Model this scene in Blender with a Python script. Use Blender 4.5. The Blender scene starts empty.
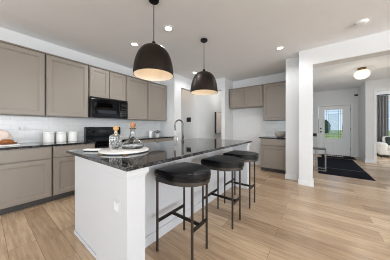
import bpy, bmesh, math, random
from mathutils import Vector, Matrix
R = math.radians
SC = bpy.context.scene
COL = SC.collection
random.seed(7)

# ------------------------------------------------------------------ camera
cam_d = bpy.data.cameras.new('camera'); cam = bpy.data.objects.new('camera', cam_d); COL.objects.link(cam)
cam.location = (0, 0, 1.183); cam.rotation_euler = (R(90), 0, R(37.085))
cam_d.sensor_width = 36; cam_d.lens = 159.579 / 390 * 36; cam_d.shift_y = -2.844 / 390
cam_d.clip_start = .02; SC.camera = cam

# ------------------------------------------------------------------ world, daylight, exposure
SC.view_settings.view_transform = 'Standard'; SC.view_settings.look = 'None'
SC.view_settings.gamma = 1; SC.view_settings.exposure = 0.14
try: SC.view_settings.use_curve_mapping = False
except Exception: pass
SC.cycles.max_bounces = 12; SC.cycles.diffuse_bounces = 6; SC.cycles.sample_clamp_indirect = 6
SC.cycles.use_denoising = True; SC.cycles.filter_width = 1.0
W = bpy.data.worlds.new('sky'); SC.world = W; W.use_nodes = True
wn = W.node_tree; wn.nodes.clear()
wo = wn.nodes.new('ShaderNodeOutputWorld'); wb = wn.nodes.new('ShaderNodeBackground')
wt = wn.nodes.new('ShaderNodeTexCoord'); ws = wn.nodes.new('ShaderNodeSeparateXYZ'); wr = wn.nodes.new('ShaderNodeValToRGB')
wn.links.new(wt.outputs['Generated'], ws.inputs[0]); wn.links.new(ws.outputs['Z'], wr.inputs[0])
wr.color_ramp.elements[0].position = 0.0; wr.color_ramp.elements[0].color = (.70, .82, .93, 1)
wr.color_ramp.elements[1].position = .5; wr.color_ramp.elements[1].color = (.30, .52, .85, 1)
wn.links.new(wr.outputs[0], wb.inputs[0]); wb.inputs[1].default_value = 1.0
wn.links.new(wb.outputs[0], wo.inputs[0])

def area(name, loc, aim, sx, sy, power, col):
    l = bpy.data.lights.new(name, 'AREA'); l.shape = 'RECTANGLE'; l.size = sx; l.size_y = sy; l.energy = power; l.color = col
    o = bpy.data.objects.new(name, l); COL.objects.link(o); o.location = loc
    o.rotation_euler = (Vector(aim) - Vector(loc)).to_track_quat('-Z', 'Y').to_euler(); return o
# daylight through the windows of the open plan room (behind and to the right of the camera), the den and the pantry hall
area('rear_window_daylight', (.5, -7.4, 1.5), (.3, 0, 6.0), 8.4, 2.3, 290, (.88, .945, 1))
area('side_window_daylight', (6.1, -1.2, 1.45), (0, -.6, 4.3), 8.4, 2.2, 390, (.93, .965, 1))
area('den_window_daylight', (6.0, 9.1, 1.5), (2, 8.8, .6), 1.8, 2.0, 130, (.88, .95, 1))
area('entry_window_daylight', (6.0, 6.0, 1.5), (0, 6.0, 1.5), 2.4, 2.0, 13, (.90, .96, 1))

def lamp(name, loc, power, col, r=.04, spot=None):
    l = bpy.data.lights.new(name, 'SPOT' if spot else 'POINT'); l.energy = power; l.color = col; l.shadow_soft_size = r
    if spot: l.spot_size = R(spot); l.spot_blend = .6
    o = bpy.data.objects.new(name, l); COL.objects.link(o); o.location = loc; return o

# ------------------------------------------------------------------ materials
def lin(c):
    return tuple((v / 255 / 12.92 if v <= 10 else ((v / 255 + .055) / 1.055) ** 2.4) for v in c) + (1,)
def mat(name, rgb, rough=.5, metal=0, spec=.5, var=.04, vscale=8, bump=0, coat=0, emis=None, estr=0, stretch=None):
    m = bpy.data.materials.new(name); m.use_nodes = True; nt = m.node_tree; b = nt.nodes['Principled BSDF']
    b.inputs['Roughness'].default_value = rough; b.inputs['Metallic'].default_value = metal
    b.inputs['Specular IOR Level'].default_value = spec; b.inputs['Coat Weight'].default_value = coat
    tc = nt.nodes.new('ShaderNodeTexCoord'); no = nt.nodes.new('ShaderNodeTexNoise')
    no.inputs['Scale'].default_value = vscale; no.inputs['Detail'].default_value = 4
    if stretch:
        mp = nt.nodes.new('ShaderNodeMapping'); mp.inputs['Scale'].default_value = stretch
        nt.links.new(tc.outputs['Object'], mp.inputs[0]); nt.links.new(mp.outputs[0], no.inputs['Vector'])
    else: nt.links.new(tc.outputs['Object'], no.inputs['Vector'])
    c = lin(rgb); ra = nt.nodes.new('ShaderNodeValToRGB')
    ra.color_ramp.elements[0].position = .3; ra.color_ramp.elements[1].position = .7
    ra.color_ramp.elements[0].color = tuple(max(0, v * (1 - var)) for v in c[:3]) + (1,)
    ra.color_ramp.elements[1].color = tuple(min(1, v * (1 + var)) for v in c[:3]) + (1,)
    nt.links.new(no.outputs['Fac'], ra.inputs[0]); nt.links.new(ra.outputs[0], b.inputs['Base Color'])
    if bump:
        bp = nt.nodes.new('ShaderNodeBump'); bp.inputs['Strength'].default_value = bump; bp.inputs['Distance'].default_value = .01
        nt.links.new(no.outputs['Fac'], bp.inputs['Height']); nt.links.new(bp.outputs[0], b.inputs['Normal'])
    if emis:
        b.inputs['Emission Color'].default_value = lin(emis); b.inputs['Emission Strength'].default_value = estr
    return m

def floor_material():
    m = bpy.data.materials.new('oak_plank_floor'); m.use_nodes = True; nt = m.node_tree; b = nt.nodes['Principled BSDF']
    N, L = nt.nodes.new, nt.links.new
    tc = N('ShaderNodeTexCoord'); mp = N('ShaderNodeMapping'); mp.inputs['Location'].default_value = (0.35, -.136 + .196 * 30, 0)
    L(tc.outputs['Object'], mp.inputs[0])
    br = N('ShaderNodeTexBrick'); br.offset = .37; br.offset_frequency = 2; br.squash = 1
    br.inputs['Scale'].default_value = 1; br.inputs['Brick Width'].default_value = 1.45; br.inputs['Row Height'].default_value = .196
    br.inputs['Mortar Size'].default_value = .0016; br.inputs['Mortar Smooth'].default_value = .2; br.inputs['Bias'].default_value = 0
    br.inputs['Color1'].default_value = (0, 0, 0, 1); br.inputs['Color2'].default_value = (1, 1, 1, 1); br.inputs['Mortar'].default_value = (.5, .5, .5, 1)
    L(mp.outputs[0], br.inputs['Vector'])
    rp = N('ShaderNodeValToRGB'); e = rp.color_ramp.elements
    e[0].position = 0; e[0].color = lin((172, 145, 117)); e[1].position = 1; e[1].color = lin((222, 196, 165))
    L(br.outputs['Color'], rp.inputs[0])
    # grain, shifted per plank
    ad = N('ShaderNodeVectorMath'); ad.operation = 'MULTIPLY_ADD'; ad.inputs[1].default_value = (7, 3, 5)
    L(br.outputs['Color'], ad.inputs[0]); L(tc.outputs['Object'], ad.inputs[2])
    m2 = N('ShaderNodeMapping'); m2.inputs['Scale'].default_value = (1.3, 14, 1); L(ad.outputs[0], m2.inputs[0])
    no = N('ShaderNodeTexNoise'); no.inputs['Scale'].default_value = 2.2; no.inputs['Detail'].default_value = 8; no.inputs['Roughness'].default_value = .62
    no.inputs['Distortion'].default_value = .6; L(m2.outputs[0], no.inputs['Vector'])
    gr = N('ShaderNodeValToRGB'); g = gr.color_ramp.elements
    g[0].position = .3; g[0].color = (.58, .53, .49, 1); g[1].position = .7; g[1].color = (1.12, 1.12, 1.12, 1)
    L(no.outputs['Fac'], gr.inputs[0])
    mx = N('ShaderNodeMix'); mx.data_type = 'RGBA'; mx.blend_type = 'MULTIPLY'; mx.inputs[0].default_value = .8
    L(rp.outputs[0], mx.inputs[6]); L(gr.outputs[0], mx.inputs[7])
    gv = N('ShaderNodeMix'); gv.data_type = 'RGBA'; L(br.outputs['Fac'], gv.inputs[0]); L(mx.outputs[2], gv.inputs[6]); gv.inputs[7].default_value = lin((128, 102, 80))
    L(gv.outputs[2], b.inputs['Base Color'])
    b.inputs['Roughness'].default_value = .24; b.inputs['Specular IOR Level'].default_value = .45
    bp = N('ShaderNodeBump'); bp.inputs['Strength'].default_value = .12; bp.inputs['Distance'].default_value = .004
    L(no.outputs['Fac'], bp.inputs['Height']); L(bp.outputs[0], b.inputs['Normal'])
    return m

def granite_material():
    m = bpy.data.materials.new('black_granite'); m.use_nodes = True; nt = m.node_tree; b = nt.nodes['Principled BSDF']
    N, L = nt.nodes.new, nt.links.new
    tc = N('ShaderNodeTexCoord')
    v = N('ShaderNodeTexVoronoi'); v.inputs['Scale'].default_value = 150; L(tc.outputs['Object'], v.inputs['Vector'])
    n = N('ShaderNodeTexNoise'); n.inputs['Scale'].default_value = 22; n.inputs['Detail'].default_value = 6; L(tc.outputs['Object'], n.inputs['Vector'])
    sp = N('ShaderNodeSeparateColor'); L(v.outputs['Color'], sp.inputs[0])
    a = N('ShaderNodeMath'); a.operation = 'MULTIPLY'; L(sp.outputs[0], a.inputs[0]); L(n.outputs['Fac'], a.inputs[1])
    r = N('ShaderNodeValToRGB'); e = r.color_ramp.elements
    e[0].position = .18; e[0].color = lin((20, 20, 22)); e[1].position = .66; e[1].color = lin((118, 117, 116))
    k = e.new(.36); k.color = lin((52, 52, 56))
    L(a.outputs[0], r.inputs[0]); L(r.outputs[0], b.inputs['Base Color'])
    b.inputs['Roughness'].default_value = .03; b.inputs['Specular IOR Level'].default_value = .5
    return m

def tile_material():
    m = bpy.data.materials.new('white_subway_tile'); m.use_nodes = True; nt = m.node_tree; b = nt.nodes['Principled BSDF']
    N, L = nt.nodes.new, nt.links.new
    tc = N('ShaderNodeTexCoord'); sx = N('ShaderNodeSeparateXYZ'); L(tc.outputs['Object'], sx.inputs[0])
    ad = N('ShaderNodeMath'); L(sx.outputs['X'], ad.inputs[0]); L(sx.outputs['Y'], ad.inputs[1])
    cb = N('ShaderNodeCombineXYZ'); L(ad.outputs[0], cb.inputs[0]); L(sx.outputs['Z'], cb.inputs[1])
    br = N('ShaderNodeTexBrick'); br.inputs['Scale'].default_value = 1; br.inputs['Brick Width'].default_value = .152; br.inputs['Row Height'].default_value = .0763
    br.inputs['Mortar Size'].default_value = .0016; br.inputs['Mortar Smooth'].default_value = .3
    br.inputs['Color1'].default_value = lin((218, 218, 217)); br.inputs['Color2'].default_value = lin((211, 212, 212)); br.inputs['Mortar'].default_value = lin((190, 190, 190))
    L(cb.outputs[0], br.inputs['Vector']); L(br.outputs['Color'], b.inputs['Base Color'])
    b.inputs['Roughness'].default_value = .15
    bp = N('ShaderNodeBump'); bp.invert = True; bp.inputs['Strength'].default_value = .3; bp.inputs['Distance'].default_value = .002
    L(br.outputs['Fac'], bp.inputs['Height']); L(bp.outputs[0], b.inputs['Normal'])
    return m

def glass_material(name, tint=(.95, .98, 1), gloss=.12, rough=.02):
    m = bpy.data.materials.new(name); m.use_nodes = True; nt = m.node_tree; nt.nodes.clear()
    o = nt.nodes.new('ShaderNodeOutputMaterial'); t = nt.nodes.new('ShaderNodeBsdfTransparent'); g = nt.nodes.new('ShaderNodeBsdfGlossy'); x = nt.nodes.new('ShaderNodeMixShader')
    t.inputs[0].default_value = (*tint, 1); g.inputs['Roughness'].default_value = rough
    lw = nt.nodes.new('ShaderNodeLayerWeight'); lw.inputs[0].default_value = gloss
    nt.links.new(lw.outputs['Facing'], x.inputs[0]); nt.links.new(t.outputs[0], x.inputs[1]); nt.links.new(g.outputs[0], x.inputs[2]); nt.links.new(x.outputs[0], o.inputs[0])
    return m

def crystal_material():
    m = bpy.data.materials.new('clear_decanter_glass'); m.use_nodes = True; b = m.node_tree.nodes['Principled BSDF']
    b.inputs['Transmission Weight'].default_value = 1; b.inputs['Roughness'].default_value = .02; b.inputs['IOR'].default_value = 1.48
    b.inputs['Base Color'].default_value = (.95, .97, .98, 1); return m
def frosted_material():
    m = bpy.data.materials.new('obscure_glass'); m.use_nodes = True; nt = m.node_tree; nt.nodes.clear(); N = nt.nodes.new
    o = N('ShaderNodeOutputMaterial'); t = N('ShaderNodeBsdfTransparent'); g = N('ShaderNodeBsdfTranslucent'); x = N('ShaderNodeMixShader')
    g.inputs[0].default_value = (.92, .95, .97, 1); n = N('ShaderNodeTexNoise'); n.inputs['Scale'].default_value = 60
    r = N('ShaderNodeMapRange'); r.inputs[3].default_value = .05; r.inputs[4].default_value = .4
    nt.links.new(n.outputs[0], r.inputs[0]); nt.links.new(r.outputs[0], x.inputs[0])
    nt.links.new(t.outputs[0], x.inputs[1]); nt.links.new(g.outputs[0], x.inputs[2]); nt.links.new(x.outputs[0], o.inputs[0]); return m
M = dict(
    frost=frosted_material(),
    wall=mat('painted_wall', (218, 219, 219), .6, var=.008, vscale=3, spec=.3),
    ceil=mat('ceiling_paint', (238, 240, 242), .85, var=.01, vscale=4, spec=.2),
    trim=mat('white_trim_paint', (224, 225, 226), .4, var=.006),
    cab=mat('greige_cabinet_paint', (143, 134, 124), .38, var=.012, vscale=5, spec=.45),
    cabd=mat('darker_cabinet_paint', (132, 124, 115), .42, var=.012, vscale=5),  # darker tone of the cabinet colour, used on the top molding
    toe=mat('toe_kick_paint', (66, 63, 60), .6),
    island=mat('island_white_paint', (202, 204, 207), .4, var=.006),
    black=mat('black_appliance_enamel', (6, 6, 7), .14, var=.05, spec=.22),
    blackm=mat('black_satin_metal', (26, 25, 24), .38, .6, var=.1),
    blkglass=mat('dark_oven_glass', (4, 4, 5), .04, var=.05, spec=.35),
    steel=mat('brushed_steel', (176, 174, 170), .22, 1, var=.05, vscale=40),
    nickel=mat('brushed_nickel_faucet', (112, 108, 103), .25, 1, var=.06, vscale=30),
    bronze=mat('dark_bronze_shade', (40, 32, 27), .46, .75, var=.12, vscale=6),
    cream=mat('cream_shade_lining', (244, 236, 224), .5, var=.02),
    leather=mat('black_leather', (6, 6, 8), .3, spec=.26, var=.15, vscale=30, bump=.03),
    gun=mat('gunmetal_stool_frame', (66, 59, 53), .36, .5, var=.12, vscale=25),
    zinc=mat('grey_table_metal', (120, 118, 114), .4, .5, var=.05),
    gund=mat('dark_stool_stretcher', (40, 36, 33), .4, .7, var=.1, vscale=25),
    ceramic=mat('white_ceramic', (238, 237, 234), .25, var=.01),
    marble=mat('white_marble_board', (236, 234, 231), .25, var=.04, vscale=10),
    wood=mat('walnut_wood', (128, 78, 46), .5, var=.25, vscale=6, stretch=(1, 8, 1)),
    tan=mat('brown_board_inlay', (124, 96, 70), .5, var=.15, vscale=20),
    ball=mat('brown_ball_stopper', (176, 124, 84), .5, var=.15, vscale=18),
    pale=mat('pale_turned_wood', (206, 160, 108), .5, var=.15, vscale=18, stretch=(1, 1, 6)),
    pink=mat('blush_linen_cloth', (236, 218, 207), .9, var=.1, vscale=14, bump=.2),
    bread=mat('brown_bread_crust', (150, 92, 48), .7, var=.35, vscale=22, bump=.3),
    leaf=mat('plant_leaf', (58, 84, 46), .55, var=.35, vscale=20),
    leafd=mat('garden_leaf', (70, 92, 60), .7, var=.5, vscale=4),
    lawn=mat('lawn_grass', (238, 214, 112), .9, var=.3, vscale=3),
    pot=mat('pale_grey_pot', (208, 208, 206), .5, var=.05),
    plastic=mat('white_plastic', (236, 236, 235), .35, var=.005),
    plasticb=mat('black_plastic', (22, 22, 23), .3, var=.05),
    rug=mat('navy_rug', (15, 17, 28), .95, spec=.1, var=.35, vscale=60, bump=.3),
    rugl=mat('grey_rug_stripe', (84, 88, 102), .95, var=.15, vscale=60),
    rugw=mat('white_mat_print', (225, 225, 222), .9, var=.05),
    stone=mat('woven_grey_bowl', (172, 165, 157), .8, var=.25, vscale=45, bump=.4),
    curtain=mat('grey_curtain_cloth', (150, 147, 145), .9, var=.08, vscale=12),
    sofa=mat('white_sofa_fabric', (226, 221, 214), .9, var=.03, vscale=30, bump=.1),
    darkcl=mat('dark_cushion_cloth', (48, 54, 54), .9, var=.12, vscale=20),
    paint=mat('pale_art_print', (236, 224, 218), .8, var=.12, vscale=7, stretch=(3, 1, 3)),
    frame=mat('dark_frame_edge', (40, 35, 31), .4, var=.1),
    brass=mat('antique_brass', (120, 92, 58), .35, .9, var=.1),
    sill=mat('dark_door_sill', (58, 52, 48), .5),
    globe=mat('opal_globe_glass', (245, 240, 228), .3, emis=(255, 244, 222), estr=.62, var=.01),
    canlit=mat('lit_downlight_lens', (250, 246, 238), .4, emis=(255, 248, 236), estr=4, var=.01),
    bulb=mat('lit_bulb_glass', (255, 235, 200), .3, emis=(255, 226, 178), estr=2, var=.01),
    granite=granite_material(), tile=tile_material(), floor=floor_material(),
    glass=glass_material('clear_window_glass'), crystal=crystal_material(),
)

# ------------------------------------------------------------------ mesh helpers
def B(): return bmesh.new()
def box(bm, x0, x1, y0, y1, z0, z1, bev=0, seg=2):
    r = bmesh.ops.create_cube(bm, size=1)
    for v in r['verts']:
        v.co = Vector(((x0 + x1) / 2 + v.co.x * (x1 - x0), (y0 + y1) / 2 + v.co.y * (y1 - y0), (z0 + z1) / 2 + v.co.z * (z1 - z0)))
    if bev:
        es = {e for v in r['verts'] for e in v.link_edges}
        bmesh.ops.bevel(bm, geom=list(es), offset=bev, segments=seg, affect='EDGES', profile=.5)
    return bm
def lathe(bm, prof, n=40, c=(0, 0, 0), close=False):
    rings = []
    for r, z in prof:
        if r < 1e-6: rings.append([bm.verts.new((c[0], c[1], c[2] + z))])
        else: rings.append([bm.verts.new((c[0] + r * math.cos(2 * math.pi * i / n), c[1] + r * math.sin(2 * math.pi * i / n), c[2] + z)) for i in range(n)])
    prs = list(zip(rings, rings[1:]))
    if close: prs.append((rings[-1], rings[0]))
    for a, b in prs:
        for i in range(n):
            j = (i + 1) % n
            if len(a) == 1 and len(b) == 1: continue
            if len(a) == 1: bm.faces.new((a[0], b[i], b[j]))
            elif len(b) == 1: bm.faces.new((a[i], a[j], b[0]))
            else: bm.faces.new((a[i], a[j], b[j], b[i]))
    return bm
def tube(bm, pts, r, n=12, cap=True):
    pts = [Vector(p) for p in pts]; rings = []; up = None
    for i, p in enumerate(pts):
        t = (pts[min(i + 1, len(pts) - 1)] - pts[max(i - 1, 0)]).normalized()
        if up is None: up = Vector((0, 0, 1)) if abs(t.z) < .9 else Vector((1, 0, 0))
        s = t.cross(up).normalized(); up = s.cross(t).normalized()
        rr = r[i] if isinstance(r, (list, tuple)) else r
        rings.append([bm.verts.new(p + s * rr * math.cos(2 * math.pi * k / n) + up * rr * math.sin(2 * math.pi * k / n)) for k in range(n)])
    for a, b in zip(rings, rings[1:]):
        for k in range(n): bm.faces.new((a[k], a[(k + 1) % n], b[(k + 1) % n], b[k]))
    if cap: bm.faces.new(rings[0][::-1]); bm.faces.new(rings[-1])
    return bm
def prism(bm, pts, z0, z1, bev=0, seg=3):
    lo = [bm.verts.new((x, y, z0)) for x, y in pts]; hi = [bm.verts.new((x, y, z1)) for x, y in pts]
    n = len(pts); bm.faces.new(lo[::-1]); top = bm.faces.new(hi)
    for i in range(n): bm.faces.new((lo[i], lo[(i + 1) % n], hi[(i + 1) % n], hi[i]))
    if bev:
        es = list(top.edges) + [e for e in bm.edges if all(v in lo for v in e.verts)]
        bmesh.ops.bevel(bm, geom=es, offset=bev, segments=seg, affect='EDGES', profile=.5)
    return bm
def shaker(bm, x0, x1, z0, z1, yf=-.026, yb=0, rail=.058, dep=.013):
    """panel door whose front faces -y, with frame, small bead and sunk panel"""
    def ring(i, y): return [bm.verts.new(p) for p in ((x0 + i, y, z0 + i), (x1 - i, y, z0 + i), (x1 - i, y, z1 - i), (x0 + i, y, z1 - i))]
    rs = [ring(0, yb), ring(0, yf + .002), ring(.002, yf), ring(rail, yf), ring(rail + .003, yf + .004), ring(rail + .012, yf + .004), ring(rail + .016, yf + dep)]
    bm.faces.new(rs[0])
    for a, b in zip(rs, rs[1:]):
        for i in range(4): bm.faces.new((a[i], a[(i + 1) % 4], b[(i + 1) % 4], b[i]))
    bm.faces.new(rs[-1]); return bm
def slab(bm, x0, x1, z0, z1, yf=-.026, yb=0): return box(bm, x0, x1, yf, yb, z0, z1, .003, 2)

def link(name, bm, m, parent=None, smooth=False, loc=(0, 0, 0), rz=0, mods=None):
    bmesh.ops.recalc_face_normals(bm, faces=bm.faces)
    me = bpy.data.meshes.new(name); bm.to_mesh(me); bm.free()
    me.materials.append(M[m] if isinstance(m, str) else m)
    o = bpy.data.objects.new(name, me); COL.objects.link(o)
    o.location = loc; o.rotation_euler = (0, 0, rz)
    if smooth:
        for p in me.polygons: p.use_smooth = True
        if smooth is not True:
            md = None
            try: me.set_sharp_from_angle(angle=R(smooth))
            except Exception: pass
    if parent: o.parent = parent
    return o
def tag(o, label, cat, group=None, kind=None):
    if label: o['label'] = label
    if cat: o['category'] = cat
    if group: o['group'] = group
    if kind: o['kind'] = kind
    return o
def thing(name, label, cat, loc=(0, 0, 0), rz=0, group=None):
    o = bpy.data.objects.new(name, None); COL.objects.link(o); o.location = loc; o.rotation_euler = (0, 0, rz); o.empty_display_size = .1
    return tag(o, label, cat, group)
def struct(name, bm, m):
    o = link(name, bm, m); o['kind'] = 'structure'; return o
def dup(root, loc, label, rz=None):
    r = root.copy(); COL.objects.link(r); r.location = loc; r['label'] = label
    if rz is not None: r.rotation_euler = (0, 0, rz)
    for ch in list(root.children):
        c = ch.copy(); COL.objects.link(c); c.parent = r
        for g in list(ch.children):
            d = g.copy(); COL.objects.link(d); d.parent = c
    return r

# ------------------------------------------------------------------ room shell
XL, XR, YB, H = -3.913, 6.2, -7.5, 2.741
XP = -3.25                     # pantry wall plane
struct('floor', box(B(), XL - .6, XR + .2, YB - .2, 10.6, -.1, 0), 'floor')
struct('ceiling', box(B(), XL - .6, XR + .2, YB - .2, 10.6, H, H + .1), 'ceil')
struct('wall_left', box(B(), XL - .12, XL, YB, 3.32, 0, H), 'wall')
b = B()                        # return beside the cabinets and the passage opening
box(b, XL - .12, XP, 3.32, 3.60, 0, H); box(b, XP - .12, XP, 3.60, 4.42, 2.385, H); box(b, XL - .5, XP, 4.42, 4.56, 0, H)
box(b, XP - .12, XP, 4.56, 6.75, 0, H)
struct('wall_pantry', b, 'wall')
struct('wall_passage', box(B(), XL - .5, XL - .38, 3.32, 4.42, 0, H), 'wall')
b = B(); box(b, XP, -2.39, 4.56, 4.68, 2.375, H); box(b, -2.39, -2.27, 4.56, 5.15, 0, H)
struct('wall_pillar', b, 'wall')
struct('wall_hallway', box(B(), XP, -2.2, 6.75, 6.87, 0, H), 'wall')
struct('wall_niche', box(B(), -2.39, -.55, 5.15, 5.27, 0, H), 'wall')
struct('wall_divider', box(B(), -.55, -.19, 4.19, 5.27, 0, H), 'wall')
b = B(); box(b, -.275, -.045, 3.93, 4.19, 0, H); box(b, -.045, XR, 3.93, 4.19, 2.425, H); box(b, 3.6, XR, 3.93, 4.19, 0, 2.425)
struct('wall_front', b, 'wall')
struct('wall_entry', box(B(), -.31, -.19, 5.27, 8.85, 0, H), 'wall')
b = B()                        # front door wall with the door opening
box(b, -.31, .10, 8.85, 8.97, 0, H); box(b, 1.12, 1.34, 8.85, 8.97, 0, H); box(b, .10, 1.12, 8.85, 8.97, 2.08, H)
struct('wall_back', b, 'wall')
b = B(); box(b, 1.34, 1.46, 7.87, 8.97, 0, H); box(b, 1.34, 1.59, 7.75, 7.87, 0, H); box(b, 1.59, 3.35, 7.75, 7.87, 2.36, H); box(b, 3.35, XR, 7.75, 7.87, 0, H)
struct('wall_den', b, 'wall')
b = B(); box(b, 1.34, 2.2, 10.3, 10.42, 0, H); box(b, 2.2, 3.4, 10.3, 10.42, 2.35, H); box(b, 2.2, 3.4, 10.3, 10.42, 0, .75); box(b, 3.4, XR, 10.3, 10.42, 0, H)
box(b, 1.34, 1.46, 8.97, 10.3, 0, H)
struct('wall_window', b, 'wall')
b = B()                        # right wall with large openings to the outside
for y0, y1 in ((YB, -5.4), (3.0, 4.8), (7.2, 8.1), (10.1, 10.42)): box(b, XR, XR + .12, y0, y1, 0, H)
for y0, y1, s in ((-5.4, 3.0, .35), (4.8, 7.2, .5), (8.1, 10.1, .5)): box(b, XR, XR + .12, y0, y1, 2.5, H); box(b, XR, XR + .12, y0, y1, 0, s)
struct('wall_right', b, 'wall')
b = B(); box(b, XL - .12, -3.7, YB - .12, YB, 0, H); box(b, 4.7, XR + .12, YB - .12, YB, 0, H); box(b, -3.7, 4.7, YB - .12, YB, 2.65, H); box(b, -3.7, 4.7, YB - .12, YB, 0, .35)
struct('wall_rear', b, 'wall')

# backsplash, tiled
struct('wall_backsplash', box(B(), XL, XL + .008, -.1, 3.32, .914, 1.372), 'tile')
struct('wall_niche_backsplash', box(B(), -1.2, -.55, 5.142, 5.15, .914, 1.372), 'tile')

def skirting(name, segs, z=.1):
    b = B()
    for x0, x1, y0, y1 in segs: box(b, x0, x1, y0, y1, 0, z, .004, 1)
    struct(name, b, 'trim')
T = .014
skirting('baseboard_front', [(-.275 - T, -.045 + T, 3.93 - T, 3.93), (-.045, -.045 + T, 3.93, 4.19), (-.275 - T, -.275, 3.93, 4.19 - T)])
skirting('baseboard_divider', [(-.55 - T, -.275 - T, 4.19 - T, 4.19)])
skirting('baseboard_back', [(-.19, .05, 8.85 - T, 8.85), (1.16, 1.34, 8.85 - T, 8.85), (1.34 - T, 1.34, 7.75, 8.85 - T)])
skirting('baseboard_den', [(1.34 - T, 1.52, 7.75 - T, 7.75)])
skirting('baseboard_pillar', [(-2.39, -2.27 + T, 4.56 - T, 4.56), (-2.27, -2.27 + T, 4.56, 5.15 - T), (-2.27, -1.21, 5.15 - T, 5.15)])
skirting('baseboard_pantry', [(XP, XP + T, 3.32, 3.60), (XP, XP + T, 4.42, 6.74), (XL - .37, XP - .01, 4.42 - T, 4.42)])
b = B()                        # casing of the den opening
box(b, 1.52, 1.59, 7.735, 7.75, .0, 2.43, .003); box(b, 1.59, 3.42, 7.735, 7.75, 2.36, 2.43, .003)
struct('trim_1', b, 'trim')
b = B()                        # casing of the front door
box(b, .04, .10, 8.832, 8.85, 0, 2.14, .003); box(b, 1.12, 1.18, 8.832, 8.85, 0, 2.14, .003); box(b, .10, 1.12, 8.832, 8.85, 2.08, 2.14, .003)
struct('trim_2', b, 'trim')

# front door with leaded window
d = thing('door_1', None, None, (.11, 8.86, 0)); d['kind'] = 'structure'
dw = 1.0
gx0, gx1, gz0, gz1 = .185, .78, .69, 1.93
b = B(); box(b, 0, gx0, 0, .045, .02, 2.07); box(b, gx1, dw, 0, .045, .02, 2.07); box(b, gx0, gx1, 0, .045, .02, gz0); box(b, gx0, gx1, 0, .045, gz1, 2.07)
for z0, z1 in ((.18, .56),): shaker(b, .16, .48, z0, z1, -.006, .001, .02, .004); shaker(b, .52, .84, z0, z1, -.006, .001, .02, .004)
link('door_leaf', b, 'trim', d)
b = B()
for x0, x1, z0, z1 in ((gx0 - .03, gx0 + .015, gz0 - .03, gz1 + .03), (gx1 - .015, gx1 + .03, gz0 - .03, gz1 + .03), (gx0 + .015, gx1 - .015, gz0 - .03, gz0 + .015), (gx0 + .015, gx1 - .015, gz1 - .015, gz1 + .03)):
    box(b, x0, x1, -.012, .0, z0, z1, .003)
link('glass_frame', b, 'trim', d)
link('pane', box(B(), gx0, gx1, .018, .024, gz0, gz1), 'glass', d)
link('frosted_pane', box(B(), gx0 + .13, gx1 - .13, .0245, .0275, gz0 + .19, gz1 - .19), 'frost', d)
b = B()                        # leading
for x in (gx0 + .075, gx0 + .13, gx1 - .075, gx1 - .13): box(b, x - .004, x + .004, .012, .018, gz0, gz1)
for z in (gz0 + .09, gz0 + .19, gz1 - .09, gz1 - .19): box(b, gx0, gx1, .011, .017, z - .004, z + .004)
link('leading', b, 'gun', d)
b = B(); lathe(b, [(0, 0), (.03, 0), (.032, .01), (.012, .014), (.011, .035), (.03, .045), (.026, .07), (0, .074)], 20)
for v in b.verts: v.co = Vector((.07 + v.co.x, -v.co.z, .98 + v.co.y))
link('knob', b, 'blackm', d, True)
b = B(); lathe(b, [(0, 0), (.03, 0), (.03, .012), (.012, .016), (0, .016)], 20)
for v in b.verts: v.co = Vector((.07 + v.co.x, -v.co.z, 1.12 + v.co.y))
link('deadbolt', b, 'blackm', d, True)
b = B()
for z in (.25, 1.05, 1.85): box(b, .992, 1.004, -.006, 0, z, z + .1)
link('hinge', b, 'gun', d)
struct('trim_3', box(B(), .10, 1.12, 8.85, 8.97, 0, .018, .004), 'sill')

# den window
w = thing('window_1', None, None, (2.2, 10.33, .75)); w['kind'] = 'structure'
b = B()
for x0, x1, z0, z1 in ((0, .05, 0, 1.6), (1.15, 1.2, 0, 1.6), (.05, 1.15, 0, .05), (.05, 1.15, 1.55, 1.6), (.05, 1.15, .78, .82), (.585, .615, .05, .78), (.585, .615, .82, 1.55)): box(b, x0, x1, 0, .05, z0, z1)
link('window_frame', b, 'trim', w)
link('pane', box(B(), .05, 1.15, .022, .028, .05, 1.55), 'glass', w)

# ------------------------------------------------------------------ cabinets (front faces local -y, width along local x)
def cabinet(kind, label, loc, rz, w, h, d, doors, group, drawer=None, toe=0, crown=True):
    t = thing(kind, label, 'cabinet', loc, rz, group)
    b = B(); box(b, .005, w - .005, 0, d, toe, h); link('body', b, 'cab', t)
    g = .018
    zt = h - (.035 if crown else .014); zb = toe + (.014 if not crown else .008)
    if drawer:
        link('drawer', slab(B(), g, w - g, h - drawer, zt), 'cab', t); zt = h - drawer - .018
    n = doors; dw_ = (w - 2 * g - (n - 1) * .012) / n
    for i in range(n):
        x0 = g + i * (dw_ + .012); link('door', shaker(B(), x0, x0 + dw_, zb, zt), 'cab', t)
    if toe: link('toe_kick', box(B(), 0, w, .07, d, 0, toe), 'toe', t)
    if crown: link('top_molding', box(B(), 0, w, -.028, 0, h - .022, h, .004), 'cabd', t)
    return t
GU = 'upper cabinets along the stove wall'; GB = 'base cabinets along the stove wall'
UF = -3.583; q = R(90)
cabinet('upper_cabinet', 'tall greige wall cabinet at the left edge, above the bread board', (UF, 0.0, 1.372), q, .617, 1.048, .328, 1, GU)
cabinet('upper_cabinet', 'tall greige wall cabinet above the three white canisters, left of microwave', (UF, .617, 1.372), q, .633, 1.048, .328, 1, GU)
cabinet('upper_cabinet', 'short two-door greige wall cabinet directly above the black microwave', (UF, 1.25, 1.79), q, .776, .63, .328, 2, GU)
cabinet('upper_cabinet', 'tall greige wall cabinet immediately right of the black microwave', (UF, 2.026, 1.372), q, .606, 1.048, .328, 1, GU)
cabinet('upper_cabinet', 'tall greige wall cabinet above the potted plant, last before the white wall end', (UF, 2.632, 1.372), q, .668, 1.048, .328, 1, GU)
BF = -3.303
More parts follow.
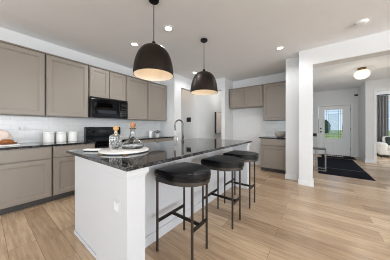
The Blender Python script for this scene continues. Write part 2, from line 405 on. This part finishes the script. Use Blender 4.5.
cabinet('base_cabinet', 'greige base cabinet with drawer at the left edge, under the bread board', (BF, 0.0, 0), q, .65, .884, .608, 1, GB, .178, .1, False)
cabinet('base_cabinet', 'greige base cabinet with drawer under the three white canisters, left of range', (BF, .65, 0), q, .612, .884, .608, 1, GB, .178, .1, False)
cabinet('base_cabinet', 'greige base cabinet with drawer just right of the black range, behind the island', (BF, 2.036, 0), q, .612, .884, .608, 1, GB, .178, .1, False)
cabinet('base_cabinet', 'greige base cabinet with drawer under the potted plant, at the counter end', (BF, 2.648, 0), q, .662, .884, .608, 1, GB, .178, .1, False)
GN = 'cabinets in the far nook'
cabinet('upper_cabinet', 'short two-door greige wall cabinet over the empty refrigerator space in far nook', (-2.235, 4.82, 1.79), 0, 1.033, .62, .325, 2, GN)
cabinet('upper_cabinet', 'tall single-door greige wall cabinet above the grey bowl in far nook', (-1.2, 4.82, 1.372), 0, .646, 1.038, .318, 1, GN)
cabinet('base_cabinet', 'greige base cabinet under the grey bowl in far nook', (-1.2, 4.54, 0), 0, .646, .884, .60, 1, GN, .178, .1, False)

# worktops
def top(name, label, x0, x1, y0, y1, bev=.004):
    cx, cy = (x0 + x1) / 2, (y0 + y1) / 2
    o = link(name, box(B(), x0 - cx, x1 - cx, y0 - cy, y1 - cy, 0, .03, bev), 'granite', None, False, (cx, cy, .884))
    return tag(o, label, 'countertop')
top('countertop', 'black granite countertop left of the range, holding three white canisters', -3.905, -3.27, -.02, 1.262)
top('countertop', 'black granite countertop right of the range, holding the potted plant', -3.905, -3.27, 2.036, 3.315)
top('countertop', 'small black granite countertop under the grey bowl in far nook', -1.225, -.552, 4.5, 5.141)
top('island_countertop', 'large speckled black granite worktop on the white island', -2.305, -1.005, .575, 3.19)

# ------------------------------------------------------------------ island
isl = thing('kitchen_island', 'white kitchen island with end post and overhang, under the black granite worktop', 'kitchen island', (-1.7, .6, 0))
ox, oy = 1.7, -.6
def ib(*a, **k):
    x0, x1, y0, y1, z0, z1 = a; return x0 + ox, x1 + ox, y0 + oy, y1 + oy, z0, z1
link('body', box(B(), *ib(-2.155, -1.34, .617, 3.15, 0, .884)), 'island', isl)
b = B(); box(b, *ib(-1.56, -1.04, .6, .745, 0, .884), .003)
link('end_post', b, 'island', isl)
b = B(); box(b, *ib(-1.56, -1.02, .585, .765, .836, .884), .004); box(b, *ib(-1.56, -1.03, .592, .755, .818, .836), .004); link('post_cap', b, 'island', isl)
b = B(); box(b, *ib(-1.338, -1.04, 3.03, 3.15, 0, .884), .003); link('end_post', b, 'island', isl)
b = B(); box(b, *ib(-1.338, -1.02, 3.01, 3.165, .836, .884), .004); link('post_cap', b, 'island', isl)
b = B(); box(b, *ib(-1.34, -1.326, .745, 3.03, 0, .1), .003); box(b, *ib(-2.155, -1.562, .605, .617, 0, .03), .003)
link('baseboard', b, 'island', isl)
b = B(); box(b, *ib(-2.17, -2.155, .617, 3.15, 0, .884), .002); link('back_panel', b, 'cab', isl)
b = B(); box(b, *ib(-1.225, -1.135, .595, .6, .54, .64), .002)
p = link('outlet_plate', b, 'island', isl)
b = B()
for x in (-1.205, -1.165): box(b, *ib(x - .012, x + .012, .593, .595, .56, .62), .003)
link('socket', b, 'trim', p)

# ------------------------------------------------------------------ appliances
mw = thing('microwave', 'black over-the-range microwave between the greige wall cabinets', 'microwave', (-3.5, 1.253, 1.372), q)
mwW, mwH = .77, .416
link('case', box(B(), 0, mwW, 0, .41, 0, mwH, .004), 'black', mw)
b = B(); box(b, .006, .575, -.022, 0, .03, mwH - .045, .006); dr = link('door', b, 'black', mw)
link('door_window', box(B(), .06, .49, -.026, -.022, .09, .31, .003), 'blkglass', dr)
b = B(); tube(b, [(.545, -.022, .06), (.545, -.05, .075), (.545, -.05, .33), (.545, -.022, .345)], .009); link('handle', b, 'blackm', dr, True)
cp = link('control_panel', box(B(), .58, mwW - .006, -.018, 0, .03, mwH - .045, .004), 'blkglass', mw)
b = B()
for r_ in range(4):
    for c_ in range(3): box(b, .61 + c_ * .045, .64 + c_ * .045, -.021, -.018, .06 + r_ * .045, .09 + r_ * .045, .002)
link('keypad', b, 'gun', cp)
link('display', box(B(), .61, .73, -.020, -.018, .28, .32), 'plasticb', cp)
b = B(); box(b, .006, mwW - .006, -.012, 0, mwH - .038, mwH - .008, .003); link('vent_grille', b, 'blackm', mw)

rg = thing('range', 'black freestanding range with raised back panel, under the microwave', 'range', (-3.285, 1.27, 0), q)
rW = .757
link('body', box(B(), 0, rW, 0, .61, .06, .905, .004), 'black', rg)
for x in (.05, rW - .05):
    for y in (.06, .55): link('foot', lathe(B(), [(0, 0), (.02, 0), (.02, .062), (0, .062)], 12, (x, y, 0)), 'blackm', rg)
link('cooktop', box(B(), -.004, rW + .004, -.02, .54, .905, .918, .003), 'blkglass', rg)
bp = link('back_panel', box(B(), 0, rW, .54, .61, .905, 1.185, .01), 'black', rg)
link('display', box(B(), .28, .48, .536, .54, 1.05, 1.12, .002), 'blkglass', bp)
for x in (.07, .16, .6, .69):
    b = B(); lathe(b, [(0, 0), (.022, 0), (.019, .022), (0, .024)], 20)
    for v in b.verts: v.co = Vector((x + v.co.x, .54 - v.co.z, 1.085 + v.co.y))
    link('knob', b, 'blackm', bp, True)
od = link('oven_door', box(B(), .006, rW - .006, -.03, 0, .24, .86, .005), 'black', rg)
link('door_window', box(B(), .13, rW - .13, -.033, -.03, .38, .70, .003), 'blkglass', od)
b = B(); tube(b, [(.06, -.03, .80), (.06, -.07, .80), (rW - .06, -.07, .80), (rW - .06, -.03, .80)], .011); link('handle', b, 'steel', od, True)
link('drawer', box(B(), .006, rW - .006, -.025, 0, .07, .225, .004), 'black', rg)

# ------------------------------------------------------------------ faucet and soap pump on the island
fa = thing('faucet', 'tall gooseneck pull-down faucet rising from the island worktop', 'faucet', (-2.165, 2.457, .914), R(218 - 180 + 2))
# spout bends along local -x
link('base', lathe(B(), [(0, 0), (.028, 0), (.028, .008), (.02, .02), (.018, .07), (0, .07)], 24), 'nickel', fa, 40)
pts = [(0, 0, .06), (0, 0, .315)] + [(-.08 + .08 * math.cos(a), 0, .315 + .10 * math.sin(a)) for a in [math.pi * i / 14 for i in range(1, 14)]] + [(-.16, 0, .315)]
link('spout', tube(B(), pts, .0145, 16), 'nickel', fa, 40)
link('spray_head', tube(B(), [(-.16, 0, .318), (-.162, 0, .29), (-.166, 0, .24), (-.168, 0, .205)], [.015, .018, .022, .02], 16), 'nickel', fa, 40)
link('lever', tube(B(), [(0, .0, .05), (0, -.045, .055), (0, -.06, .09), (0, -.065, .13)], [.012, .011, .007, .006], 12), 'nickel', fa, 40)
so = thing('soap_dispenser', 'small steel soap pump beside the faucet on the island', 'soap dispenser', (-2.21, 2.33, .914), R(30))
link('body', lathe(B(), [(0, 0), (.022, 0), (.022, .006), (.014, .012), (.012, .06), (0, .062)], 20), 'steel', so, 40)
link('nozzle', tube(B(), [(0, 0, .06), (0, 0, .085), (-.02, 0, .095), (-.07, 0, .088)], [.007, .008, .008, .006], 10), 'steel', so, 40)

# ------------------------------------------------------------------ serving board and decanters on the island
BC = (-1.69, .945)
bd = thing('serving_board', 'round white marble serving board with long handle on the near island end', 'serving board', (*BC, .914), math.atan2(-.245, -.37))
b = B(); lathe(b, [(0, .006), (.25, .006), (.256, .011), (.256, .022), (.25, .027), (0, .027)], 64); link('disc', b, 'marble', bd, 40)
b = B(); box(b, .24, .47, -.032, -.012, .007, .026, .004); box(b, .24, .47, .012, .032, .007, .026, .004); box(b, .45, .47, -.032, .032, .007, .026, .004); link('handle', b, 'marble', bd)
for a in (62, 118, 250, 300):
    b = B(); box(b, -.022, .022, -.014, .010, 0, .012, .002)
    bmesh.ops.rotate(b, verts=b.verts, cent=(0, 0, 0), matrix=Matrix.Rotation(R(a + 90), 3, 'Z')); bmesh.ops.translate(b, verts=b.verts, vec=(.262 * math.cos(R(a)), .262 * math.sin(R(a)), 0))
    link('foot', b, 'tan', bd)
ZB = .941
dc = thing('decanter', 'square cut-glass decanter with pale wooden ball stopper, left one on the board', 'decanter', (-1.83, .915, ZB), R(35), 'decanters on the round board')
def glass_square(bm):
    rs = []
    prof = [(.046, 0), (.05, .006), (.05, .095), (.044, .11), (.02, .122), (.016, .128), (.016, .140), (.022, .145)]
    for k, (r_, z) in enumerate(prof):
        ring = []
        for i in range(24):
            a = 2 * math.pi * i / 24; m = 1 / max(abs(math.cos(a)), abs(math.sin(a)))
            m = min(m, 1.28) if k < 4 else 1
            if 1 < k < 3: m *= 1
            ring.append(bm.verts.new((r_ * m * math.cos(a), r_ * m * math.sin(a), z)))
        rs.append(ring)
    bm.faces.new(rs[0])
    for a_, b_ in zip(rs, rs[1:]):
        for i in range(24): bm.faces.new((a_[i], a_[(i + 1) % 24], b_[(i + 1) % 24], b_[i]))
    return bm
sc_ = lambda bm, k, z: (bmesh.ops.scale(bm, vec=(k, k, z), verts=bm.verts), bm)[1]
link('bottle', sc_(glass_square(B()), 1.08, 1.35), 'crystal', dc, 30)
b = B()                                    # diamond cutting on the four sides
for s in range(4):
    mtx = Matrix.Rotation(math.pi / 2 * s, 3, 'Z')
    for i in range(3):
        for k in range(4):
            x, z = -.03 + i * .03, .02 + k * .022
            vs = [b.verts.new(mtx @ Vector(p)) for p in ((x - .013, .0502, z), (x, .0502, z - .01), (x + .013, .0502, z), (x, .0502, z + .01), (x, .056, z))]
            for j in range(4): b.faces.new((vs[j], vs[(j + 1) % 4], vs[4]))
link('cut_pattern', sc_(b, 1.08, 1.35), 'crystal', dc)
link('stopper', lathe(B(), [(0, .175), (.013, .175), (.015, .198), (.02, .203), (.029, .216), (.031, .231), (.024, .249), (.010, .258), (0, .259)], 28), 'pale', dc, True)
dc2 = thing('decanter', 'wide-based clear decanter with brown wooden ball stopper, right one on the board', 'decanter', (-1.68, 1.035, ZB), 0, 'decanters on the round board')
link('bottle', lathe(B(), [(0, 0), (.106, 0), (.117, .010), (.118, .045), (.106, .068), (.070, .092), (.043, .118), (.030, .16), (.025, .215), (.034, .224), (.034, .232), (.028, .232), (.021, .215), (.026, .16), (.039, .117), (.066, .089), (.102, .065), (.113, .044), (.112, .012), (0, .008)], 48), 'crystal', dc2, True)
b = B()
for z, r_ in ((.028, .1165), (.080, .086)): lathe(b, [(r_, z - .003), (r_ + .005, z), (r_, z + .003), (r_ - .004, z)], 48, close=True)
link('ring_band', b, 'crystal', dc2, True)
link('stopper', lathe(B(), [(0, .212), (.014, .212), (.018, .236), (.02, .242), (.031, .256), (.033, .272), (.025, .291), (.010, .301), (0, .302)], 28), 'ball', dc2, True)

# ------------------------------------------------------------------ left counter items
def canister(label, loc, r_=.075, h_=.185, g='white canisters in a row'):
    t = thing('canister', label, 'canister', loc, 0, g)
    link('jar', lathe(B(), [(0, 0), (r_ - .004, 0), (r_, .004), (r_, h_ - .03), (r_ - .003, h_ - .028), (0, h_ - .028)], 40), 'ceramic', t, 40)
    link('lid', lathe(B(), [(0, h_ - .026), (r_ + .002, h_ - .026), (r_ + .002, h_ - .006), (r_ - .004, h_), (0, h_)], 40), 'ceramic', t, 40)
    return t
c0 = canister('white ceramic canister, leftmost of three below the wall cabinet', (-3.76, .69, .914))
dup(c0, (-3.76, .863, .914), 'white ceramic canister, middle of the three in a row')
dup(c0, (-3.76, 1.04, .914), 'white ceramic canister, rightmost of three, nearest the black range')
canister('single white ceramic canister left of the potted plant', (-3.72, 2.84, .914), .05, .165, 'canister by the plant')

tr = link('marble_tray', box(B(), -.16, .16, -.2, .2, 0, .02, .006), 'marble', None, False, (-3.62, .12, .914))
tag(tr, 'white marble tray under the brown wooden board on left counter', 'tray')
wb_ = link('cutting_board', prism(B(), [(-.13, -.19), (.11, -.19), (.13, .06), (.07, .16), (-.01, .19), (-.13, .1)], 0, .022, .005), 'wood', None, False, (-3.62, .115, .934))
tag(wb_, 'brown wooden cutting board under the bread at the left edge', 'cutting board')
def blob(bm, sx, sy, sz, seed, amp, n=3, k=1):
    bmesh.ops.create_icosphere(bm, subdivisions=4, radius=1)
    rnd = random.Random(seed); ph = [(rnd.uniform(1, 5), rnd.uniform(1, 5), rnd.uniform(2, 5), rnd.uniform(0, 6)) for _ in range(n)]
    for v in bm.verts:
        d = sum(math.sin(k * (a * v.co.x + b_ * v.co.y + c * v.co.z) + p_) for a, b_, c, p_ in ph) / n
        v.co *= 1 + amp * d + (.05 * math.sin(19 * v.co.x + 5 * v.co.z) * math.sin(17 * v.co.y + 3) if k > 1 else 0)
        v.co = Vector((v.co.x * sx, v.co.y * sy, max(0, v.co.z * sz + sz * .55)))
    return bm
tag(link('linen_napkin', blob(B(), .068, .12, .12, 3, .22, 4, 2.2), 'pink', None, True, (-3.70, .13, .956)), 'crumpled blush linen napkin heaped on the wooden board', 'napkin')
br_ = link('bread_loaf', blob(B(), .045, .07, .034, 5, .08), 'bread', None, True, (-3.55, .2, .956))
tag(br_, 'small brown bread loaf in front of the blush napkin', 'bread')

pl = thing('potted_plant', 'low green plant in a pale grey pot at counter end', 'plant', (-3.68, 3.06, .914))
link('pot', lathe(B(), [(0, 0), (.06, 0), (.068, .08), (.074, .085), (.074, .09), (.062, .09), (.058, .07), (0, .07)], 28), 'pot', pl, 40)
b = B(); rnd = random.Random(2)
for i in range(130):
    a = rnd.uniform(0, 6.28); rr = rnd.uniform(0, .1) ; z = .10 + rnd.uniform(0, .085) * (1 - rr / .16)
    p0 = Vector((rr * math.cos(a), rr * math.sin(a), z)); dr_ = Vector((math.cos(a + rnd.uniform(-1, 1)), math.sin(a + rnd.uniform(-1, 1)), rnd.uniform(-.2, .7))).normalized() * rnd.uniform(.03, .045)
    s = dr_.cross(Vector((0, 0, 1))).normalized() * .012; up = Vector((0, 0, .004))
    vs = [b.verts.new(p) for p in (p0, p0 + dr_ * .5 + s, p0 + dr_, p0 + dr_ * .5 - s)]; b.faces.new(vs)
link('foliage', b, 'leaf', pl)
b = B()
for i in range(9):
    a = i * .7; tube(b, [(0, 0, .068), (.03 * math.cos(a), .03 * math.sin(a), .11), (.07 * math.cos(a), .07 * math.sin(a), .14)], .002, 6)
link('stems', b, 'leaf', pl)

def plate(name, label, cat, loc, rz, w_, h_, m_, m2, holes):
    t = thing(name, label, cat, loc, rz)
    link('plate', box(B(), -w_ / 2, w_ / 2, -.006, 0, -h_ / 2, h_ / 2, .002), m_, t)
    for x, ww, hh in holes: link('insert', box(B(), x - ww / 2, x + ww / 2, -.009, -.006, -hh / 2, hh / 2, .001), m2, t)
    return t
plate('wall_outlet', 'white double outlet on the tiled backsplash beside the bread board', 'outlet', (XL + .008, .385, 1.155), q, .115, .08, 'plastic', 'pot', [(-.028, .034, .05), (.028, .034, .05)])
plate('light_switch', 'black switch plate on the shaded passage wall behind the faucet', 'switch', (-3.62, 4.42, 1.45), 0, .20, .16, 'plasticb', 'blackm', [(-.045, .03, .07), (.045, .03, .07)])
plate('wall_plate', 'black control plate on the wall left of the front door', 'wall plate', (-.05, 8.85, .84), 0, .19, .14, 'plasticb', 'blackm', [(0, .1, .06)])
plate('wall_outlet', 'white outlet low on the entry side wall near the den opening', 'outlet', (1.34, 8.1, .4), R(-90), .075, .115, 'plastic', 'pot', [(0, .034, .07)])
plate('wall_outlet', 'white outlet on the hallway wall left of the picture', 'outlet', (XP, 4.9, 1.15), q, .075, .115, 'plastic', 'pot', [(0, .034, .07)])

# bowl in the nook
bo = link('bowl', lathe(B(), [(0, 0), (.07, 0), (.10, .03), (.128, .075), (.132, .11), (.118, .15), (.11, .155), (.104, .150), (.118, .11), (.11, .07), (.06, .02), (0, .018)], 48), 'stone', None, True, (-.745, 4.73, .914))
tag(bo, 'rounded grey woven bowl on the small nook countertop', 'bowl')

# picture in the hallway
pc = thing('picture', 'pale abstract canvas with dark edge on the hallway wall', 'picture', (XP, 5.62, .93), q)
link('frame', box(B(), -.005, .70, -.075, 0, 0, .87, .003), 'frame', pc)
link('canvas', box(B(), .006, .69, -.08, -.075, .012, .858, .001), 'paint', pc)

# ------------------------------------------------------------------ stools
def make_stool(label, loc):
    t = thing('bar_stool', label, 'stool', loc, 0, 'backless black bar stools along the island')
    # D shape: straight side towards the island (-x), round side towards +x
    def dshape(xb, ry, xf, r_=.035):
        pts = []
        for k in range(5):
            a = R(270 - 90 * k / 4 - 0); pts.append((xb + r_ + r_ * math.cos(a), -ry + r_ + r_ * math.sin(a)))
        pts = [(xb + r_ - r_ * math.sin(R(90 * k / 4)) , -ry + r_ - r_ * math.cos(R(90 * k / 4))) for k in range(5)]
        low = pts; upx = [(x, -y) for x, y in reversed(pts)]
        arc = []
        for k in range(1, 24):
            a = R(90 - 180 * k / 24); arc.append((xb + .14 + (xf - xb - .14) * math.cos(a) ** .9 if math.cos(a) > 0 else xb + .14, ry * math.sin(a)))
        return low + upx + arc
    pts = dshape(-.205, .225, .272)
    b = B(); prism(b, pts, .712, .782, .024, 5); cu = link('cushion', b, 'leather', t, 50)
    b = B()
    def seam(z, off):
        n = len(pts)
        ring = []
        for i, (x, y) in enumerate(pts):
            ring.append((x * off, y * off, z))
        ring += ring[:2]; tube(b, ring, .004, 6, False)
    seam(.747, 1.003); link('piping', b, 'leather', cu, True)
    p2 = dshape(-.198, .218, .262)
    b = B(); n = len(p2)
    inn = [(x * .93, y * .93) for x, y in p2]
    v = [[b.verts.new((x, y, z)) for x, y in pp] for pp, z in ((p2, .676), (p2, .712), (inn, .712), (inn, .676))]
    for r_ in range(4):
        a, c = v[r_], v[(r_ + 1) % 4]
        for i in range(n): b.faces.new((a[i], a[(i + 1) % n], c[(i + 1) % n], c[i]))
    link('seat_rim', b, 'gun', t, 30)
    LP = [(-.175, -.195), (-.175, .195), (.185, -.115), (.185, .115)]
    for x, y in LP: link('leg', box(B(), x - .009, x + .009, y - .009, y + .009, 0, .68, .002), 'gun', t)
    zs = .285
    link('side_stretcher', box(B(), -.184, -.166, -.187, .187, zs - .014, zs + .014, .002), 'gund', t)
    link('side_stretcher', box(B(), .176, .194, -.107, .107, zs - .014, zs + .014, .002), 'gund', t)
    link('cross_stretcher', box(B(), -.166, .176, -.009, .009, zs - .014, zs + .014, .002), 'gund', t)
    return t
s0 = make_stool('black leather bar stool nearest the camera, at the near end of the island', (-1.032, 1.195, 0))
dup(s0, (-.955, 1.855, 0), 'black leather bar stool in the middle of the three along the island')
dup(s0, (-.95, 2.45, 0), 'black leather bar stool at the far end of the island')

# ------------------------------------------------------------------ pendants
def make_pendant(label, loc):
    t = thing('pendant_light', label, 'pendant light', loc, 0, 'dome pendants over the island')      # base at rim height
    R0, hh, th = .239, .358, .006
    outer = []; inner = []
    for i in range(17):
        u = i / 16; a = u * math.pi / 2
        r_ = R0 * (math.cos(a) ** .62 if math.cos(a) > 1e-4 else 0); z = hh * math.sin(a) ** 1.12
        outer.append((max(r_, .0), z))
    outer = [p for p in outer if p[0] > .03] + [(.03, hh)]
    inner = [(max(r_ - th, .02), z - (0 if k == 0 else th * .9)) for k, (r_, z) in enumerate(outer)]
    b = B(); lathe(b, outer + [(0, hh)], 56); lathe(b, [(R0, 0), (R0 - th, 0)], 56); bmesh.ops.remove_doubles(b, verts=b.verts, dist=1e-5)
    sh = link('shade', b, 'bronze', t, 50)
    b = B(); lathe(b, inner + [(0, hh - th)], 56); link('shade_lining', b, 'cream', sh, 50)
    link('socket_cap', lathe(B(), [(0, hh - .002), (.034, hh - .002), (.034, hh + .014), (.024, hh + .03), (.022, hh + .05), (.012, hh + .058), (0, hh + .06)], 24), 'blackm', t, 40)
    top_ = H - loc[2]
    link('cord', tube(B(), [(0, 0, hh + .058), (0, 0, top_ - .02)], .005, 8), 'blackm', t, True)
    link('canopy', lathe(B(), [(0, top_ - .028), (.055, top_ - .026), (.062, top_ - .018), (.062, top_), (0, top_)], 32), 'blackm', t, 40)
    link('bulb', lathe(B(), [(0, hh - .17), (.022, hh - .162), (.031, hh - .135), (.024, hh - .1), (.014, hh - .08), (.014, hh - .02), (0, hh - .02)], 20), 'bulb', t, True)
    return t
p0 = make_pendant('dark bronze dome pendant nearest the camera, left of the pair', (-1.575, 1.25, 1.812))
dup(p0, (-1.565, 2.333, 1.788), 'dark bronze dome pendant farther away, over the far half of the island')
for x, y, z in ((-1.575, 1.25, 1.812), (-1.565, 2.333, 1.788)): lamp('pendant_glow', (x, y, z + .10), .42, (1, .86, .69), .05)

# ------------------------------------------------------------------ ceiling fittings
def downlight(label, x, y, power=30):
    t = thing('recessed_light', label, 'recessed light', (x, y, H), 0, 'recessed ceiling downlights')
    link('trim_ring', lathe(B(), [(.052, -.001), (.056, -.006), (.085, -.004), (.088, 0), (.052, 0)], 32, close=True), 'plastic', t, 40)
    link('lens', lathe(B(), [(0, -.003), (.052, -.003), (.052, 0), (0, 0)], 32), 'canlit' if power else 'ceramic', t, 40)
    if power: lamp('downlight_beam', (x, y, H - .03), power, (.97, .985, 1), .05, 165)
downlight('small lit recessed ceiling light between the two pendants', -1.853, 1.755)
downlight('small lit recessed ceiling light just left of the near pendant shade', -2.717, 1.708)
downlight('small lit recessed ceiling light just left of the far pendant shade', -2.76, 3.637, 18)
downlight('small lit recessed ceiling light in front of the far nook cabinets', -.559, 3.514, 21)
for x, y in ((.5, 1.4), (1.9, 1.6), (1.2, .2), (-1.2, -1.2)): lamp('unseen_fill_beam', (x, y, H - .03), 10, (.97, .985, 1), .05, 165)   # fill beams without fittings, added overhead outside the frame to even the room
downlight('small unlit recessed ceiling light in the entry near the front door', .675, 7.536, 0)
lamp('passage_fill_light', (-3.75, 3.95, 2.55), 2.4, (1, .76, .56), .08)      # unseen warm fill added to brighten the pantry passage wall
lamp('hallway_fill_light', (-2.55, 5.7, 2.5), 12, (1, .96, .91), .1)  # another added fill light, unseen, to lift the hallway wall
sd = link('smoke_detector', lathe(B(), [(0, -.036), (.03, -.036), (.05, -.034), (.066, -.026), (.074, -.008), (.074, 0), (0, 0)], 40), 'plastic', None, 40, (.542, 3.374, H))
tag(sd, 'round white smoke detector on the ceiling in front of the entry beam', 'smoke detector')
fx = thing('ceiling_light', 'opal glass flush ceiling light with brass fitting in the entry', 'ceiling light', (.97, 6.0, H))
link('fitting', lathe(B(), [(0, 0), (.085, 0), (.085, -.02), (.07, -.035), (.065, -.065), (0, -.065)], 32), 'brass', fx, 40)
link('globe', lathe(B(), [(0, -.06), (.075, -.06), (.11, -.075), (.145, -.115), (.155, -.16), (.148, -.205), (.115, -.25), (.065, -.275), (0, -.282)], 48), 'globe', fx, True)
lamp('entry_glow', (.97, 6.0, H - .36), 8, (1, .92, .80), .12)
ch = link('door_chime', box(B(), -.05, .05, -.04, 0, -.035, .035, .006), 'gun', None, False, (1.27, 8.85, 2.44))
tag(ch, 'small dark sensor box high in the entry corner', 'sensor')

# ------------------------------------------------------------------ entry: rug, doormat, table
rg_ = thing('runner_rug', 'long dark navy runner rug on the entry floor', 'rug', (.555, 6.6, 0))
link('pile', box(B(), -.5, .5, -1.41, 1.41, 0, .010, .003), 'rug', rg_)
b = B(); box(b, -.48, .48, -.62, -.595, .010, .0115); link('stripe', b, 'rugl', rg_)
dm = thing('doormat', 'dark doormat with white printed pattern in front of the front door', 'doormat', (.66, 8.42, 0))
link('mat', box(B(), -.47, .52, -.30, .30, 0, .012, .003), 'rug', dm)
b = B()
for i in range(9): box(b, -.38 + i * .068, -.333 + i * .068, .06, .26, .012, .0135)
link('print', b, 'rugw', dm)
tb = thing('console_table', 'slim metal-framed console table behind the white column', 'table', (.05, 5.6, 0))
link('top', box(B(), -.2, .175, -.17, .19, .575, .60, .003), 'gun', tb)
for x0, x1 in ((-.02, .165), (-.19, -.06)):
    for y in (-.15, .17):
        b = B(); box(b, x0 - .01, x0 + .01, y - .01, y + .01, .011, .575); box(b, x1 - .01, x1 + .01, y - .01, y + .01, .011, .575); box(b, x0 + .01, x1 - .01, y - .01, y + .01, .011, .033)
        link('leg_frame', b, 'zinc', tb)

# ------------------------------------------------------------------ den: sofa, cushion, curtain
sf = thing('sofa', 'white fabric sofa in the den beyond the entry', 'sofa', (2.03, 9.4, 0))
link('base', box(B(), 0, 1.45, .03, .72, .09, .30, .03), 'sofa', sf)
link('arm', box(B(), -.02, .2, 0, .74, .09, .56, .05, 3), 'sofa', sf, 40)
link('seat_cushion', box(B(), .2, 1.45, .0, .6, .30, .45, .05, 3), 'sofa', sf, 40)
link('backrest', box(B(), .2, 1.45, .56, .74, .30, .8, .06, 3), 'sofa', sf, 40)
for x in (.05, 1.38):
    for y in (.08, .66): link('leg', box(B(), x - .025, x + .025, y - .025, y + .025, 0, .09), 'frame', sf)
b = B(); box(b, -.17, .17, -.05, .05, 0, .34, .045, 4); bmesh.ops.rotate(b, verts=b.verts, cent=(0, 0, 0), matrix=Matrix.Rotation(R(-12), 3, 'X'))
tag(link('cushion', b, 'darkcl', None, 40, (2.44, 9.84, .455)), 'dark grey cushion leaning on the white sofa back', 'cushion')
cr = thing('curtain', 'long grey curtain hanging left of the den window', 'curtain', (2.24, 10.23, 0))
b = B(); n = 44; fr = []
for i in range(n + 1):
    x = -.2 + .40 * i / n; y = .035 * math.sin(i / n * math.pi * 9); fr.append((b.verts.new((x, y, .04)), b.verts.new((x, y * .8, 2.52))))
for a, c in zip(fr, fr[1:]): b.faces.new((a[0], c[0], c[1], a[1]))
bmesh.ops.solidify(b, geom=b.faces[:], thickness=.004)
link('cloth', b, 'curtain', cr, 60)
b = B()
for i in range(8): lathe(b, [(.014, -.004), (.019, 0), (.014, .004), (.011, 0)], 12, (-.18 + i * .05, 0, 2.53), True)
link('ring', b, 'blackm', cr)
rd = thing('curtain_rod', 'black curtain rod above the grey curtain in the den', 'curtain rod', (2.0, 10.23, 2.555))
link('rod', tube(B(), [(0, 0, 0), (1.6, 0, 0)], .014, 12), 'blackm', rd, True)
for x in (.06, 1.5): link('bracket', box(B(), x - .01, x + .01, 0, .1, -.012, .012), 'blackm', rd)
link('finial', lathe(B(), [(0, -.03), (.024, -.012), (.026, .006), (.014, .022), (0, .026)], 16), 'blackm', rd, True)

# ------------------------------------------------------------------ outside
g = link('lawn', box(B(), -20, 40, 10.7, 90, -.16, -.1), 'lawn'); g['kind'] = 'structure'
def bush(label, loc, s):
    b = B(); rnd = random.Random(int(loc[0] * 10)); bmesh.ops.create_icosphere(b, subdivisions=4, radius=1)
    for v in b.verts:
        k = 1 + .12 * math.sin(9 * v.co.x + 7 * v.co.z) * math.sin(8 * v.co.y) + rnd.uniform(-.06, .06); v.co = Vector((v.co.x * s[0] * k, v.co.y * s[1] * k, max(0, v.co.z * s[2] * k + s[2] * .6)))
    tag(link('bush', b, 'leafd', None, False, loc), label, 'bush', 'bushes beyond the windows')
bush('dark green tree clump left behind the front door glass', (.9, 45, -.1), (1.6, 1.5, 1.9))
bush('dark green tree clump right behind the front door glass', (6.0, 45, -.1), (1.6, 1.5, 1.7))
bush('dark green tree clump beyond the den window', (23.5, 45, -.1), (3.2, 2.2, 2.6))
